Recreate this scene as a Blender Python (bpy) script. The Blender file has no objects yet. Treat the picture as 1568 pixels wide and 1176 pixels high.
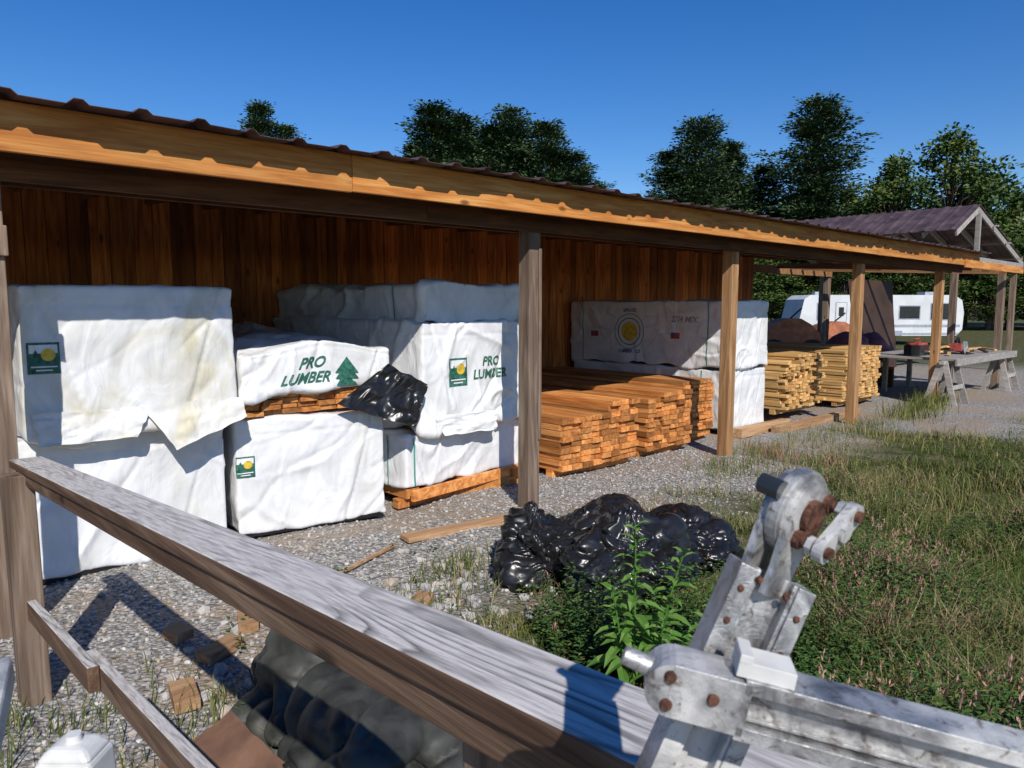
import bpy, bmesh, math, random
import numpy as np
from mathutils import Vector, noise as mn
random.seed(7); rng=np.random.default_rng(11)
S=bpy.context.scene
R=math.radians
CH=1.83; TH=R(47.6); CU,SU=math.cos(TH),math.sin(TH)
def at(r,f,h=0.0): return (SU*r+CU*f, -CU*r+SU*f, h)
def link(ob,parent=None):
    S.collection.objects.link(ob)
    if parent: ob.parent=parent
    return ob
def empty(name,loc=(0,0,0)):
    e=bpy.data.objects.new(name,None); e.location=loc; e.empty_display_size=.2
    return link(e)
# ---------------------------------------------------------------- mesh builder
class QB:
    def __init__(s): s.V=[];s.n=0;s.L=[];s.T=[];s.R=[];s.M=[];s.Sm=[]
    def add(s,V,F,r=None,m=0,smooth=False):
        V=np.asarray(V,float).reshape(-1,3); F=np.asarray(F,int)
        k=F.shape[1]; c=F.shape[0]
        s.V.append(V); s.L.append((F+s.n).ravel()); s.T.append(np.full(c,k))
        if r is None: r=random.random()
        s.R.append(np.broadcast_to(np.asarray(r,float),(c,)).copy()); s.M.append(np.full(c,m)); s.Sm.append(np.full(c,smooth))
        s.n+=len(V)
    def hexa(s,P,r=None,m=0):
        s.add(P,[[0,3,2,1],[4,5,6,7],[0,1,5,4],[1,2,6,5],[2,3,7,6],[3,0,4,7]],r,m)
    def box(s,x0,x1,y0,y1,z0,z1,r=None,m=0,j=0):
        P=np.array([[x0,y0,z0],[x1,y0,z0],[x1,y1,z0],[x0,y1,z0],[x0,y0,z1],[x1,y0,z1],[x1,y1,z1],[x0,y1,z1]],float)
        if j: P+=np.random.default_rng(random.randrange(9**6)).uniform(-j,j,P.shape)
        s.hexa(P,r,m)
    def beam(s,p1,p2,w,d,up=(0,0,1),r=None,m=0,w2=None,d2=None):
        p1=Vector(p1);p2=Vector(p2);a=(p2-p1).normalized();sd=a.cross(Vector(up)).normalized();u=sd.cross(a)
        w2=w2 or w; d2=d2 or d
        P=[]
        for p,ww,dd in((p1,w,d),(p2,w2,d2)):
            for i,k in((-1,-1),(1,-1),(1,1),(-1,1)): P.append(p+sd*(i*ww/2)+u*(k*dd/2))
        s.add([tuple(x) for x in P],[[0,1,2,3],[4,7,6,5],[0,4,5,1],[1,5,6,2],[2,6,7,3],[3,7,4,0]],r,m)
    def tube(s,pts,rad,n=8,r=None,m=0,caps=False,smooth=True):
        pts=[Vector(p) for p in pts]; V=[]
        for i,p in enumerate(pts):
            a=(pts[min(i+1,len(pts)-1)]-pts[max(i-1,0)]).normalized()
            h=Vector((0,0,1)) if abs(a.z)<.9 else Vector((1,0,0))
            e1=a.cross(h).normalized(); e2=a.cross(e1)
            for k in range(n):
                t=2*math.pi*k/n; V.append(tuple(p+(e1*math.cos(t)+e2*math.sin(t))*rad[i]))
        F=[[i*n+k,i*n+(k+1)%n,(i+1)*n+(k+1)%n,(i+1)*n+k] for i in range(len(pts)-1) for k in range(n)]
        if r is None: r=random.random()
        s.add(V,F,r,m,smooth)
        if caps:
            s.add(V[:n],[list(range(n))],r,m); s.add(V[-n:],[list(range(n))],r,m)
    def prism(s,out,c,e1,e2,ax,t,r=None,m=0):
        c=Vector(c);n=len(out);V=[]
        for sg in(-.5,.5):
            for a,b in out: V.append(tuple(c+e1*a+e2*b+ax*(t*sg)))
        s.add(V,[[i,(i+1)%n,n+(i+1)%n,n+i] for i in range(n)],r,m)
        s.add(V[:n],[list(range(n))],r,m); s.add(V[n:],[list(range(n))],r,m)
    def mesh(s,name,mats):
        me=bpy.data.meshes.new(name)
        V=np.concatenate(s.V);L=np.concatenate(s.L);T=np.concatenate(s.T)
        me.vertices.add(len(V)); me.vertices.foreach_set('co',V.ravel())
        me.loops.add(len(L)); me.loops.foreach_set('vertex_index',L.astype(np.int32))
        st=np.concatenate([[0],np.cumsum(T)[:-1]]).astype(np.int32)
        me.polygons.add(len(T)); me.polygons.foreach_set('loop_start',st)
        try: me.polygons.foreach_set('loop_total',T.astype(np.int32))
        except Exception: pass
        for m in mats: me.materials.append(m)
        me.polygons.foreach_set('material_index',np.concatenate(s.M).astype(np.int32))
        me.polygons.foreach_set('use_smooth',np.concatenate(s.Sm))
        at_=me.attributes.new('rnd','FLOAT','FACE'); at_.data.foreach_set('value',np.concatenate(s.R).astype(np.float32))
        me.update(calc_edges=True); me.validate()
        return me
    def obj(s,name,mats,parent=None,bevel=0):
        ob=bpy.data.objects.new(name,s.mesh(name,mats)); link(ob,parent)
        if bevel:
            b=ob.modifiers.new('b','BEVEL'); b.width=bevel; b.segments=2; b.limit_method='ANGLE'
        return ob
# ---------------------------------------------------------------- materials
class G:
    def __init__(s,name):
        s.m=bpy.data.materials.new(name); s.m.use_nodes=True; s.nt=s.m.node_tree
        s.b=s.nt.nodes['Principled BSDF']
    def n(s,t,ins=None,**props):
        nd=s.nt.nodes.new(t)
        for k,v in props.items(): setattr(nd,k,v)
        for k,v in (ins or {}).items():
            if isinstance(v,bpy.types.NodeSocket): s.nt.links.new(v,nd.inputs[k])
            else: nd.inputs[k].default_value=v
        return nd
    def set(s,k,v):
        if isinstance(v,bpy.types.NodeSocket): s.nt.links.new(v,s.b.inputs[k])
        else: s.b.inputs[k].default_value=v
    def ramp(s,f,st,interp='LINEAR'):
        nd=s.n('ShaderNodeValToRGB',{'Fac':f}); cr=nd.color_ramp; cr.interpolation=interp
        while len(cr.elements)<len(st): cr.elements.new(.5)
        for e,(p,c) in zip(cr.elements,st):
            e.position=p; e.color=(c,c,c,1) if isinstance(c,(int,float)) else (*c,1)
        return nd.outputs[0]
    def mix(s,f,a,b,t='MIX'):
        a=(*a,1) if isinstance(a,tuple) and len(a)==3 else a; b=(*b,1) if isinstance(b,tuple) and len(b)==3 else b
        return s.n('ShaderNodeMixRGB',{'Fac':f,'Color1':a,'Color2':b},blend_type=t).outputs[0]
    def math(s,op,a,b=0.0,clamp=False):
        return s.n('ShaderNodeMath',{0:a,1:b},operation=op,use_clamp=clamp).outputs[0]
    def co(s,sc=(1,1,1),rnd=True):
        v=s.n('ShaderNodeTexCoord').outputs['Object']
        if rnd:
            rr=s.math('MULTIPLY',s.rnd(),37.0)
            v=s.n('ShaderNodeVectorMath',{0:v,1:rr},operation='ADD').outputs[0]
        return s.n('ShaderNodeMapping',{'Vector':v,'Scale':sc}).outputs[0]
    def rnd(s): return s.n('ShaderNodeAttribute',attribute_name='rnd').outputs['Fac']
    def noise(s,v,sc,det=4,dist=0.0,rough=.5):
        return s.n('ShaderNodeTexNoise',{'Vector':v,'Scale':sc,'Detail':det,'Distortion':dist,'Roughness':rough}).outputs['Fac']
    def bump(s,h,st=.3,d=.01):
        s.set('Normal',s.n('ShaderNodeBump',{'Height':h,'Strength':st,'Distance':d}).outputs[0])
def wood(name,cols,axis=1,rough=.8,var=.5,grey=None,bump=.3,knots=True):
    g=G(name); sc=[9,9,9]; sc[axis]=.7; v=g.co(tuple(sc))
    n1=g.noise(v,1.6,3,1.2); sc2=[70,70,70]; sc2[axis]=2.5; n2=g.noise(g.co(tuple(sc2)),1.5,3,.3,.65)
    c=g.ramp(n1,[(.3,cols[0]),(.52,cols[1]),(.72,cols[2])])
    c=g.mix(.55,c,g.ramp(n2,[(.3,.45),(.6,1.0)]),'MULTIPLY')
    if knots:
        s3=[5,5,5]; s3[axis]=2.2
        vo=g.n('ShaderNodeTexVoronoi',{'Vector':g.co(tuple(s3)),'Scale':1.0}).outputs['Distance']
        c=g.mix(g.ramp(vo,[(.06,.8),(.13,0.0)]),c,tuple(x*.25 for x in cols[0]))
    val=g.math('ADD',g.math('MULTIPLY',g.rnd(),var),1-var/2)
    c=g.n('ShaderNodeHueSaturation',{'Color':c,'Value':val}).outputs[0]
    if grey is not None:
        nz=g.n('ShaderNodeSeparateXYZ',{0:g.n('ShaderNodeNewGeometry').outputs['Normal']}).outputs[2]
        nn=g.noise(g.co((7,.8,.2) if axis==1 else (.8,7,.2)),1.0,1.5,.3,.4)
        w=g.math('FRACT',g.math('MULTIPLY',nn,19.0))
        gc=g.ramp(w,[(.0,tuple(x*.25 for x in grey)),(.14,tuple(x*.55 for x in grey)),(.40,grey),(.9,grey),(1,tuple(x*.25 for x in grey))])
        patch=g.noise(g.co((1,1,1)),2.0,3,.5)
        gc=g.mix(g.ramp(patch,[(.42,.12),(.58,.95)]),tuple(x*.95 for x in grey),gc)
        gc=g.mix(.75,gc,g.ramp(n2,[(.34,.45),(.56,1.0)]),'MULTIPLY')
        c=g.mix(g.ramp(nz,[(.5,0.0),(.85,.95)]),c,gc)
    g.set('Base Color',c); g.set('Roughness',rough); g.b.inputs['Specular IOR Level'].default_value=.25
    g.bump(n2,bump,.004); return g.m
M={}
M['wall']=wood('wall_boards',[(.25,.07,.018),(.50,.155,.038),(.66,.25,.065)],2,.7,1.1)
M['fascia']=wood('fascia_wood',[(.42,.145,.032),(.57,.235,.058),(.66,.34,.11)],0,.7,.2)
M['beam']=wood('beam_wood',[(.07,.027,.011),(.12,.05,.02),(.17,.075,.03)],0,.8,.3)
M['rafter']=wood('rafter_wood',[(.22,.1,.04),(.32,.16,.07),(.42,.22,.1)],1,.8,.3)
M['post']=wood('post_wood',[(.12,.08,.055),(.205,.145,.105),(.31,.235,.175)],2,.85,.3,bump=.6)
M['post2']=wood('post_wood_tan',[(.26,.13,.05),(.40,.22,.10),(.5,.3,.15)],2,.85,.3)
M['rail']=wood('rail_wood',[(.08,.045,.028),(.14,.085,.053),(.24,.16,.108)],1,.85,.2,grey=(.62,.59,.56),bump=.8)
M['lum']=wood('cut_lumber',[(.36,.115,.028),(.56,.225,.062),(.70,.34,.12)],1,.7,1.0,knots=False)
M['lum2']=wood('pale_lumber',[(.5,.27,.09),(.66,.40,.15),(.76,.52,.25)],1,.7,.6,knots=False)
M['scrap']=wood('scrap_wood',[(.30,.16,.08),(.42,.25,.13),(.52,.34,.19)],0,.8,.5)
M['grey']=wood('grey_wood',[(.26,.24,.22),(.38,.35,.32),(.48,.45,.42)],1,.85,.4)
def wrap(name,stain):
    g=G(name); v=g.co(rnd=False)
    n=g.noise(v,1.5,4,1.5,.6); n2=g.noise(v,2.6,5,1.5); n3=g.noise(v,22,4,1.0,.7)
    c=g.mix(g.ramp(n,[(.40,0.0),(.68,stain)]),(.76,.77,.785),(.57,.53,.39))
    c=g.mix(g.ramp(n2,[(.3,.45),(.54,0.0)]),c,(.44,.45,.47))
    c=g.mix(g.ramp(n3,[(.62,0.0),(.78,.4)]),c,(.36,.34,.31))
    g.set('Base Color',c); g.set('Roughness',.44); g.b.inputs['Specular IOR Level'].default_value=.4
    w=g.noise(g.co((2.0,2.0,1.1),False),2.2,2,2.0,.45); w2=g.noise(g.co((5,5,2),False),1.6,2,2.0,.5)
    g.bump(g.math('ADD',w,g.math('MULTIPLY',w2,.2)),.45,.03); return g.m
M['wrap']=wrap('white_wrap',.3); M['wrap_st']=wrap('white_wrap_stained',1.0)
def plain(name,c,rough=.6,metal=0.0,var=.25,nsc=8,bump=0,spec=.4):
    g=G(name); n=g.noise(g.co(rnd=False),nsc,5,.5)
    g.set('Base Color',g.mix(g.ramp(n,[(.3,0.0),(.7,1.0)]),tuple(x*(1-var) for x in c),tuple(min(1,x*(1+var)) for x in c)))
    g.set('Roughness',rough); g.set('Metallic',metal); g.b.inputs['Specular IOR Level'].default_value=spec
    if bump: g.bump(n,bump,.01)
    return g.m
M['green']=plain('print_green',(.03,.13,.09),.5,0,.6,25); M['yellow']=plain('print_yellow',(.65,.45,.05),.5,0,.35,20)
M['strap']=plain('teal_strap',(.06,.30,.23),.4); M['red']=plain('print_red',(.4,.07,.06),.6,0,.4,20); M['blue']=plain('print_blue',(.09,.12,.27),.6,0,.5,25)
M['roof']=plain('roof_metal',(.10,.065,.065),.55,.3,.45,3)
M['black']=plain('black_plastic',(.012,.012,.013),.30,0,.3,9,.25,.5)
M['tarp']=plain('dusty_tarp',(.042,.043,.037),.6,0,.65,7,.6)
M['rust']=plain('rust',(.105,.045,.027),.85,.2,.6,120,.6)
M['plastic']=plain('white_plastic',(.58,.58,.55),.4,0,.15,30)
M['dark']=plain('dark_glass',(.02,.025,.03),.15)
M['rubber']=plain('rubber',(.02,.02,.02),.8)
M['rv']=plain('rv_white',(.60,.61,.62),.35,0,.1,1); M['rvg']=plain('rv_grey',(.30,.33,.38),.4)
M['panel']=plain('brown_panel',(.05,.026,.017),.6,0,.3,2); M['panel2']=plain('red_brown_sheet',(.17,.09,.055),.8,0,.4,6,.4)
M['rustp']=plain('rusty_paint',(.36,.13,.065),.7,0,.35,4)
M['maroon']=plain('maroon_cloth',(.15,.05,.065),.7,0,.3,3)
g=G('stone'); g.set('Base Color',g.ramp(g.rnd(),[(0,(.13,.125,.12)),(.4,(.30,.29,.28)),(.75,(.43,.42,.40)),(.9,(.40,.32,.24)),(1,(.6,.58,.55))])); g.set('Roughness',.85); M['stone']=g.m
g=G('weathered_aluminium'); v=g.co(rnd=False); n=g.noise(v,24,6,1.2,.65); n2=g.noise(v,75,4,.8,.75); n3=g.noise(v,11,4,.5)
c=g.mix(g.ramp(n,[(.38,0.0),(.58,1.0)]),(.20,.20,.205),(.50,.50,.49)); c=g.mix(g.ramp(n3,[(.5,0.0),(.6,.6)]),c,(.60,.59,.56)); c=g.mix(g.ramp(n2,[(.56,0.0),(.66,.85)]),c,(.13,.10,.08))
g.set('Base Color',c); g.set('Metallic',g.ramp(n3,[(.45,.75),(.6,.15)])); g.set('Roughness',g.ramp(n,[(.3,.34),(.7,.6)])); g.bump(g.math('ADD',n2,n),.5,.002); M['alu']=g.m
def leafm(name,st,trans=.0):
    g=G(name); c=g.ramp(g.rnd(),st); g.set('Base Color',c); g.set('Roughness',.6); g.b.inputs['Specular IOR Level'].default_value=.15
    if trans:
        tr=g.n('ShaderNodeBsdfTranslucent',{'Color':g.mix(.4,c,(.25,.35,.03))}).outputs[0]
        mx=g.n('ShaderNodeMixShader',{0:trans,1:g.b.outputs[0],2:tr}).outputs[0]
        g.nt.links.new(mx,g.nt.nodes['Material Output'].inputs[0])
    return g.m
M['grass']=leafm('grass_blades',[(0,(.035,.06,.012)),(.3,(.08,.11,.022)),(.55,(.15,.165,.045)),(.75,(.26,.225,.10)),(.93,(.38,.30,.17)),(1,(.28,.15,.11))])
M['weed']=leafm('weed_leaves',[(0,(.022,.055,.013)),(.6,(.055,.11,.025)),(.88,(.12,.155,.04)),(.93,(.12,.07,.03)),(.94,(.34,.16,.13)),(1,(.42,.25,.21))])
M['bigleaf']=leafm('broad_leaves',[(0,(.06,.16,.025)),(.6,(.12,.26,.05)),(1,(.22,.34,.09))],.35)
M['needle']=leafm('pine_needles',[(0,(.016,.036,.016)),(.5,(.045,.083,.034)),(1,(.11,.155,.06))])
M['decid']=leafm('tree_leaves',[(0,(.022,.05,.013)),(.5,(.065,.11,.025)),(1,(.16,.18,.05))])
M['bark']=plain('bark',(.09,.07,.055),.9,0,.4,6,.5)
# ---------------------------------------------------------------- ground
GB=[(-50,-50),(2.1,-1.0),(2.2,2.2),(2.8,3.0),(5,3.3),(7,3.75),(9,4.1),(11.5,4.15),(12.4,2.8),(17,1.7),(27,0),(40,-4)]
gx=[p[0] for p in GB]; gy=[p[1] for p in GB]
def gmask(x,y):
    x=np.asarray(x,float);y=np.asarray(y,float)
    w=.28*np.sin(x*2.3+1)+.2*np.sin(x*5.1+y*2)+.12*np.sin(x*11+y*7)
    m=np.clip((np.interp(x,gx,gy)+w-y)/1.0+.5,0,1)
    m=np.where(x<2.1,np.clip((x-1.5)/.6,0,1)*m,m)
    far=np.clip((np.maximum(np.hypot(x,y)-26,y-10))/2,0,1)
    return np.maximum(m,far)
def gh(x,y):
    return .018*np.sin(x*1.7+y)*np.cos(y*2.1)+.012*np.sin(x*4.3-y*3.1)-.05*gmask(x,y)*np.clip((x-1.5)/2,0,1)*np.where(np.hypot(x,y)<25,1,0)
def axis(lo,a,b,hi,st):
    c=list(np.arange(a,b,st)); s=st;x=a;l=[]
    while x>lo: s*=1.25;x-=s;l.append(x)
    s=st;x=c[-1];r=[]
    while x<hi: s*=1.25;x+=s;r.append(x)
    return np.array(l[::-1]+c+r)
xs=axis(-300,-2,16,900,.12); ys=axis(-400,-3,9.5,900,.12)
X,Y=np.meshgrid(xs,ys,indexing='ij'); Z=gh(X,Y)
V=np.stack([X,Y,Z],-1).reshape(-1,3); ni,nj=X.shape
I,J=np.meshgrid(np.arange(ni-1),np.arange(nj-1),indexing='ij'); b=(I*nj+J).ravel()
q=QB(); q.add(V,np.stack([b,b+nj,b+nj+1,b+1],1),0.5,0,True)
g=G('ground_gravel_and_soil'); v=g.co(rnd=False)
vo=g.n('ShaderNodeTexVoronoi',{'Vector':v,'Scale':38.0,'Randomness':1.0})
vs=g.n('ShaderNodeSeparateColor',{0:vo.outputs['Color']}).outputs[0]
gc=g.ramp(vs,[(0,(.19,.185,.18)),(.35,(.35,.34,.33)),(.75,(.48,.47,.45)),(.92,(.42,.35,.27)),(1,(.64,.62,.59))])
gc=g.mix(g.ramp(vo.outputs['Distance'],[(.35,0.0),(.8,.7)]),gc,(.08,.07,.06))
dn=g.noise(v,.9,6,.8,.6); dn2=g.noise(v,45,4,.0,.6)
dirt=g.ramp(dn2,[(.3,(.21,.16,.115)),(.7,(.44,.36,.28))])
c=g.mix(g.ramp(dn,[(.46,0.0),(.57,.85)]),gc,dirt)
soil=g.ramp(g.noise(v,5,6,.5,.65),[(.3,(.03,.04,.013)),(.5,(.08,.085,.03)),(.7,(.19,.155,.09))])
ga=g.n('ShaderNodeAttribute',attribute_name='grass').outputs['Fac']
c=g.mix(ga,c,soil); g.set('Base Color',c); g.set('Roughness',.95); g.b.inputs['Specular IOR Level'].default_value=.15
g.bump(g.math('ADD',g.math('MULTIPLY',vo.outputs['Distance'],-1.0),dn2),.8,.02)
ground=q.obj('ground',[g.m]); a=ground.data.attributes.new('grass','FLOAT','POINT'); a.data.foreach_set('value',gmask(V[:,0],V[:,1]).astype(np.float32))
# stones
ic=bmesh.new(); bmesh.ops.create_icosphere(ic,subdivisions=1,radius=1); iv=np.array([v.co[:] for v in ic.verts]); it=np.array([[v.index for v in f.verts] for f in ic.faces]); ic.free()
def stones(name,px,py,sz,rn,lift=.3):
    n=len(px); r3=rng.uniform(.55,1.25,(n,1,3)); jit=rng.uniform(.8,1.15,(n,12,1)); an=rng.uniform(0,6.28,n)
    Vv=iv[None]*r3*jit*sz[:,None,None]; Vv[:,:,2]*=.65
    ca,sa=np.cos(an)[:,None],np.sin(an)[:,None]; x=Vv[:,:,0]*ca-Vv[:,:,1]*sa; y=Vv[:,:,0]*sa+Vv[:,:,1]*ca
    Vv=np.stack([x+px[:,None],y+py[:,None],Vv[:,:,2]+(gh(px,py)+sz*lift)[:,None]],-1)
    F=(it[None]+12*np.arange(n)[:,None,None]).reshape(-1,3)
    qq=QB(); qq.add(Vv.reshape(-1,3),F,np.repeat(rn,20),0,False); return qq.obj(name,[M['stone']])
N=13000; px=rng.uniform(.2,8,N); py=rng.uniform(2.6,6.0,N); k=rng.random(N)>gmask(px,py)*.9+.0
px,py=px[k],py[k]; stones('gravel',px,py,rng.uniform(.006,.018,len(px)),rng.random(len(px)))
N=260; px=rng.normal(2.0,.75,N); py=rng.normal(3.6,.4,N); k=px>.8
px,py=px[k],py[k]; stones('rubble_stones',px,py,rng.uniform(.015,.055,len(px)),rng.uniform(.3,1,len(px)))
# ---------------------------------------------------------------- shed
shed=empty('lumber_shed',(0,0,0))
WX=15.2; WY=8.6
slope=.055; EY=4.27
def rz(y): return 2.842+slope*(y-4.30)
q=QB(); x=-3.5
while x<WX:
    w=random.choice([.14,.19,.19,.24]); y=WY+random.uniform(0,.012); r=random.random()
    q.box(x,min(x+w-.006,WX),y,y+.03,0,rz(WY)-.006,r); x+=w
q.obj('back_wall',[M['wall']],shed,.002)
q=QB(); q.box(-3.6,WX,WY+.045,WY+.1,0,rz(WY)-.03,.5); q.box(-3.6,-3.5,4.9,WY,0,2.8,.4); q.obj('wall_framing',[M['beam']],shed)
pr=[];x=-3.8
while x<16.2:
    pr+= [(x,0),(x+.07,0.0),(x+.13,.0),(x+.205,0),(x+.232,.024),(x+.272,.024)]; x+=.3
pr=np.array(pr); q=QB(); ysr=[EY,5.6,6.8,8.0,9.0]
wob=.004*np.sin(pr[:,0]*1.9)+.003*np.sin(pr[:,0]*5.3)
Vr=np.concatenate([np.stack([pr[:,0],np.full(len(pr),y)+ (0.014*np.sign(np.sin(pr[:,0]*3.4)) if y==EY else 0),pr[:,1]+rz(y)+(wob if y==EY else 0)],1) for y in ysr]); n=len(pr)
F=[[j*n+i,j*n+i+1,(j+1)*n+i+1,(j+1)*n+i] for j in range(len(ysr)-1) for i in range(n-1)]
q.add(Vr,F,.5); ro=q.obj('roof',[M['roof']],shed); sm=ro.modifiers.new('s','SOLIDIFY'); sm.thickness=.003; sm.offset=1
q=QB()
for i,(a,b_) in enumerate([(-3.8,2.6),(2.603,6.95),(6.953,11.4),(11.403,16.2)]):
    d=.004*(i%2); q.box(a,b_,4.44-d,4.478-d,2.602+random.uniform(-.006,.006),rz(4.44)-.004,random.random())
q.box(15.3,19.2,4.405,4.435,2.56,2.70,.9)
q.obj('fascia_board',[M['fascia']],shed,.003)
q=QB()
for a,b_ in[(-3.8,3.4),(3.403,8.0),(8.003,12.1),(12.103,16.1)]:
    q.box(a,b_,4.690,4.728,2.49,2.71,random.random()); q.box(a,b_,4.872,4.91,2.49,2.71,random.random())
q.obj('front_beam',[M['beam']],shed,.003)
q=QB(); x=-3.6
while x<16.1:
    P=[];
    for yy in(4.482,8.95):
        for dx,dz in((0,-.15),(.038,-.15),(.038,-.045),(0,-.045)): P.append((x+dx,yy,rz(yy)+dz))
    q.add(P,[[0,1,2,3],[4,7,6,5],[0,4,5,1],[1,5,6,2],[2,6,7,3],[3,7,4,0]]); x+=.61
for yy in np.arange(4.9,9,.8): q.box(-3.7,16.15,yy,yy+.09,rz(yy)-.044,rz(yy)-.006)
q.obj('rafters',[M['rafter']],shed)
for i,(ux,mt,rr) in enumerate([(-3.0,'post',.5),(.60,'post',.7),(4.6,'post',.2),(7.95,'post2',.3),(11.6,'post2',.7),(15.2,'post2',.8),(19.2,'post',.6)]):
    q=QB(); q.beam((ux-.012,4.8,-.2),(ux,4.8,2.72),.14,.14,(0,1,0),rr)
    if ux==4.6: q.box(4.635,4.669,4.712,4.728,.62,2.35,1.0)
    if ux==.60: q.box(.5,.68,4.70,4.729,2.10,2.26,1.4)
    q.obj('post_%d'%(i+1),[M[mt]],shed,.006)
q=QB(); q.box(19.2,19.34,8.7,8.84,-.1,2.9); q.obj('rear_post',[M['post']],shed,.005)
q=QB(); q.box(15.3,19.3,8.66,8.70,2.62,2.80)
for xx in np.arange(16.4,19.3,.6): q.beam((xx,4.62,2.60),(xx,8.66,2.80),.04,.12)
q.obj('side_bay_framing',[M['rafter']],shed)
# ---------------------------------------------------------------- wrapped packs
def textmesh(body,size):
    cu=bpy.data.curves.new('t','FONT'); cu.body=body; cu.size=size; cu.align_x='CENTER'; cu.align_y='CENTER'; cu.offset=size*.03; cu.resolution_u=3
    ob=bpy.data.objects.new('t',cu); S.collection.objects.link(ob); dg=bpy.context.evaluated_depsgraph_get(); me=ob.evaluated_get(dg).to_mesh()
    bm=bmesh.new(); bm.from_mesh(me); bmesh.ops.triangulate(bm,faces=bm.faces[:]); bmesh.ops.subdivide_edges(bm,edges=bm.edges[:],cuts=2,use_grid_fill=True); bmesh.ops.triangulate(bm,faces=bm.faces[:])
    bm.verts.index_update(); P=np.array([v.co[:2] for v in bm.verts]); F=np.array([[v.index for v in f.verts] for f in bm.faces]); bm.free()
    ob.evaluated_get(dg).to_mesh_clear(); bpy.data.objects.remove(ob); return P,F
class Pack:
    def __init__(s,name,x0,x1,y0,y1,z0,z1,rot=0,seed=0,amp=1.0,mat='wrap',hem=.05,sag=0.0,taper=0.0):
        s.D=(x1-x0,y1-y0,z1-z0); s.seed=seed*7.31; s.amp=amp; s.hem=hem; s.sag=sag; X,Y,Z=s.D; s.taper=taper
        Vs=[];Fs=[];n0=0
        def gr(o,du,dv,sa,sb):
            nonlocal n0
            o,du,dv=map(np.array,(o,du,dv)); nu=max(2,int(np.linalg.norm(du)/sa)); nv=max(2,int(np.linalg.norm(dv)/sb))
            a,b_=np.meshgrid(np.linspace(0,1,nu+1),np.linspace(0,1,nv+1),indexing='ij')
            P=o+a[...,None]*du+b_[...,None]*dv; I,J=np.meshgrid(np.arange(nu),np.arange(nv),indexing='ij'); b=(I*(nv+1)+J).ravel()+n0
            Vs.append(P.reshape(-1,3)); Fs.append(np.stack([b,b+nv+1,b+nv+2,b+1],1)); n0+=(nu+1)*(nv+1)
        h=.016; d=.04
        X,Y,Z=map(float,(X,Y,Z))
        gr((0.,0,0),(X,0,0),(0,0,Z),h,h); gr((X,0.,0),(0,Y,0),(0,0,Z),d,h); gr((0.,Y,0),(0,-Y,0),(0,0,Z),d,h)
        gr((X,Y,0.),(-X,0,0),(0,0,Z),h,h); gr((0.,0,Z),(X,0,0),(0,Y,0),h,d); gr((0.,Y,0),(X,0,0),(0,-Y,0),h,d)
        V=np.concatenate(Vs);F=np.concatenate(Fs); U,inv=np.unique(np.round(V,4),axis=0,return_inverse=True); F=inv.ravel()[F]
        U=np.array([s.disp(p) for p in U])
        q=QB(); q.add(U,F,.5,0,True); s.ob=q.obj(name,[M[mat]]); s.ob.location=(x0,y0,z0); s.ob.rotation_euler=(0,0,R(rot))
    def disp(s,p):
        X,Y,Z=s.D; p=Vector(p); r=.028
        c=Vector((min(max(p.x,r),X-r),min(max(p.y,r),Y-r),min(max(p.z,r),Z-r))); n=p-c
        n=n.normalized() if n.length>1e-6 else Vector((0,-1,0))
        o=Vector((s.seed,s.seed*.7,0)); A=s.amp
        wp=p+Vector((mn.noise(p*1.1+o),mn.noise(p*1.1-o),mn.noise(p*.9+o*2)))*.3
        k=mn.noise(p*.9+o)*.022*A
        c1=max(0,1-abs(mn.noise(Vector((wp.x*1.5+wp.z*.8,wp.y*1.5,wp.z*1.9-wp.x*.5))+o*3))*5); c2=max(0,1-abs(mn.noise(Vector((wp.x*2.6-wp.z*1.8,wp.y*2.4,wp.z*1.4))-o*2))*6)
        c3=max(0,1-abs(mn.noise(Vector((wp.x*5+wp.z*1.5,wp.y*4,wp.z*2.2))+o))*6)
        mod=.35+1.1*max(0,mn.noise(p*1.4-o)+.3)
        k+=(c1*c1*.016-c2*c2*.012+c3*c3*.005)*A*mod
        z=p.z/Z; fl=max(0,.22-z)/.22
        k+=fl*fl*.035*(mn.noise(Vector((p.x*3,p.y*3,0))+o)+.2)*A
        if p.y<.02:
            for sx in(p.x,X-p.x):
                dd=sx-.10-.30*(Z-p.z); k+=(-.010*math.exp(-(dd/.014)**2)+(.006 if dd>0 else 0)*math.exp(-abs(dd)/.08))*min(A,1.2)
            dd=p.z-Z*.86-.02*mn.noise(Vector((p.x*2,0,0))+o); k+=-.006*math.exp(-(dd/.012)**2)
        P=c+n*(r+k)
        P.z-= (fl*fl*s.hem*max(0,mn.noise(Vector((p.x*2.2,p.y*2.2,3))+o)+.35))
        if s.sag: P.z-=s.sag*z*(mn.noise(Vector((p.x*1.6,p.y*1.3,0))+o)*1.0+ .35*abs(2*p.x/X-1)**2)
        P.x+=s.taper*(z-.5)*(p.x/X-.5)*X
        return tuple(P)
    def decal(s,name,P,F,c,cz,mat,face='front',off=.005,sh=0.0):
        V=[]
        for a,b_ in P:
            a2=a+sh*b_
            if face=='front': p=(c+a2,0,cz+b_); n=Vector((0,-1,0))
            else: p=(0,c-a2,cz+b_); n=Vector((-1,0,0))
            V.append(tuple(Vector(s.disp(p))+n*off))
        q=QB(); q.add(V,F,.5,0,False); return q.obj(name,[M[mat]],s.ob)
def gridpoly(w,h,n=8,m=8):
    P=[];F=[]
    for i in range(n+1):
        for j in range(m+1): P.append((-w/2+w*i/n,-h/2+h*j/m))
    for i in range(n):
        for j in range(m): b=i*(m+1)+j; F.append([b,b+m+1,b+m+2,b+1])
    return np.array(P),np.array(F)
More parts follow.
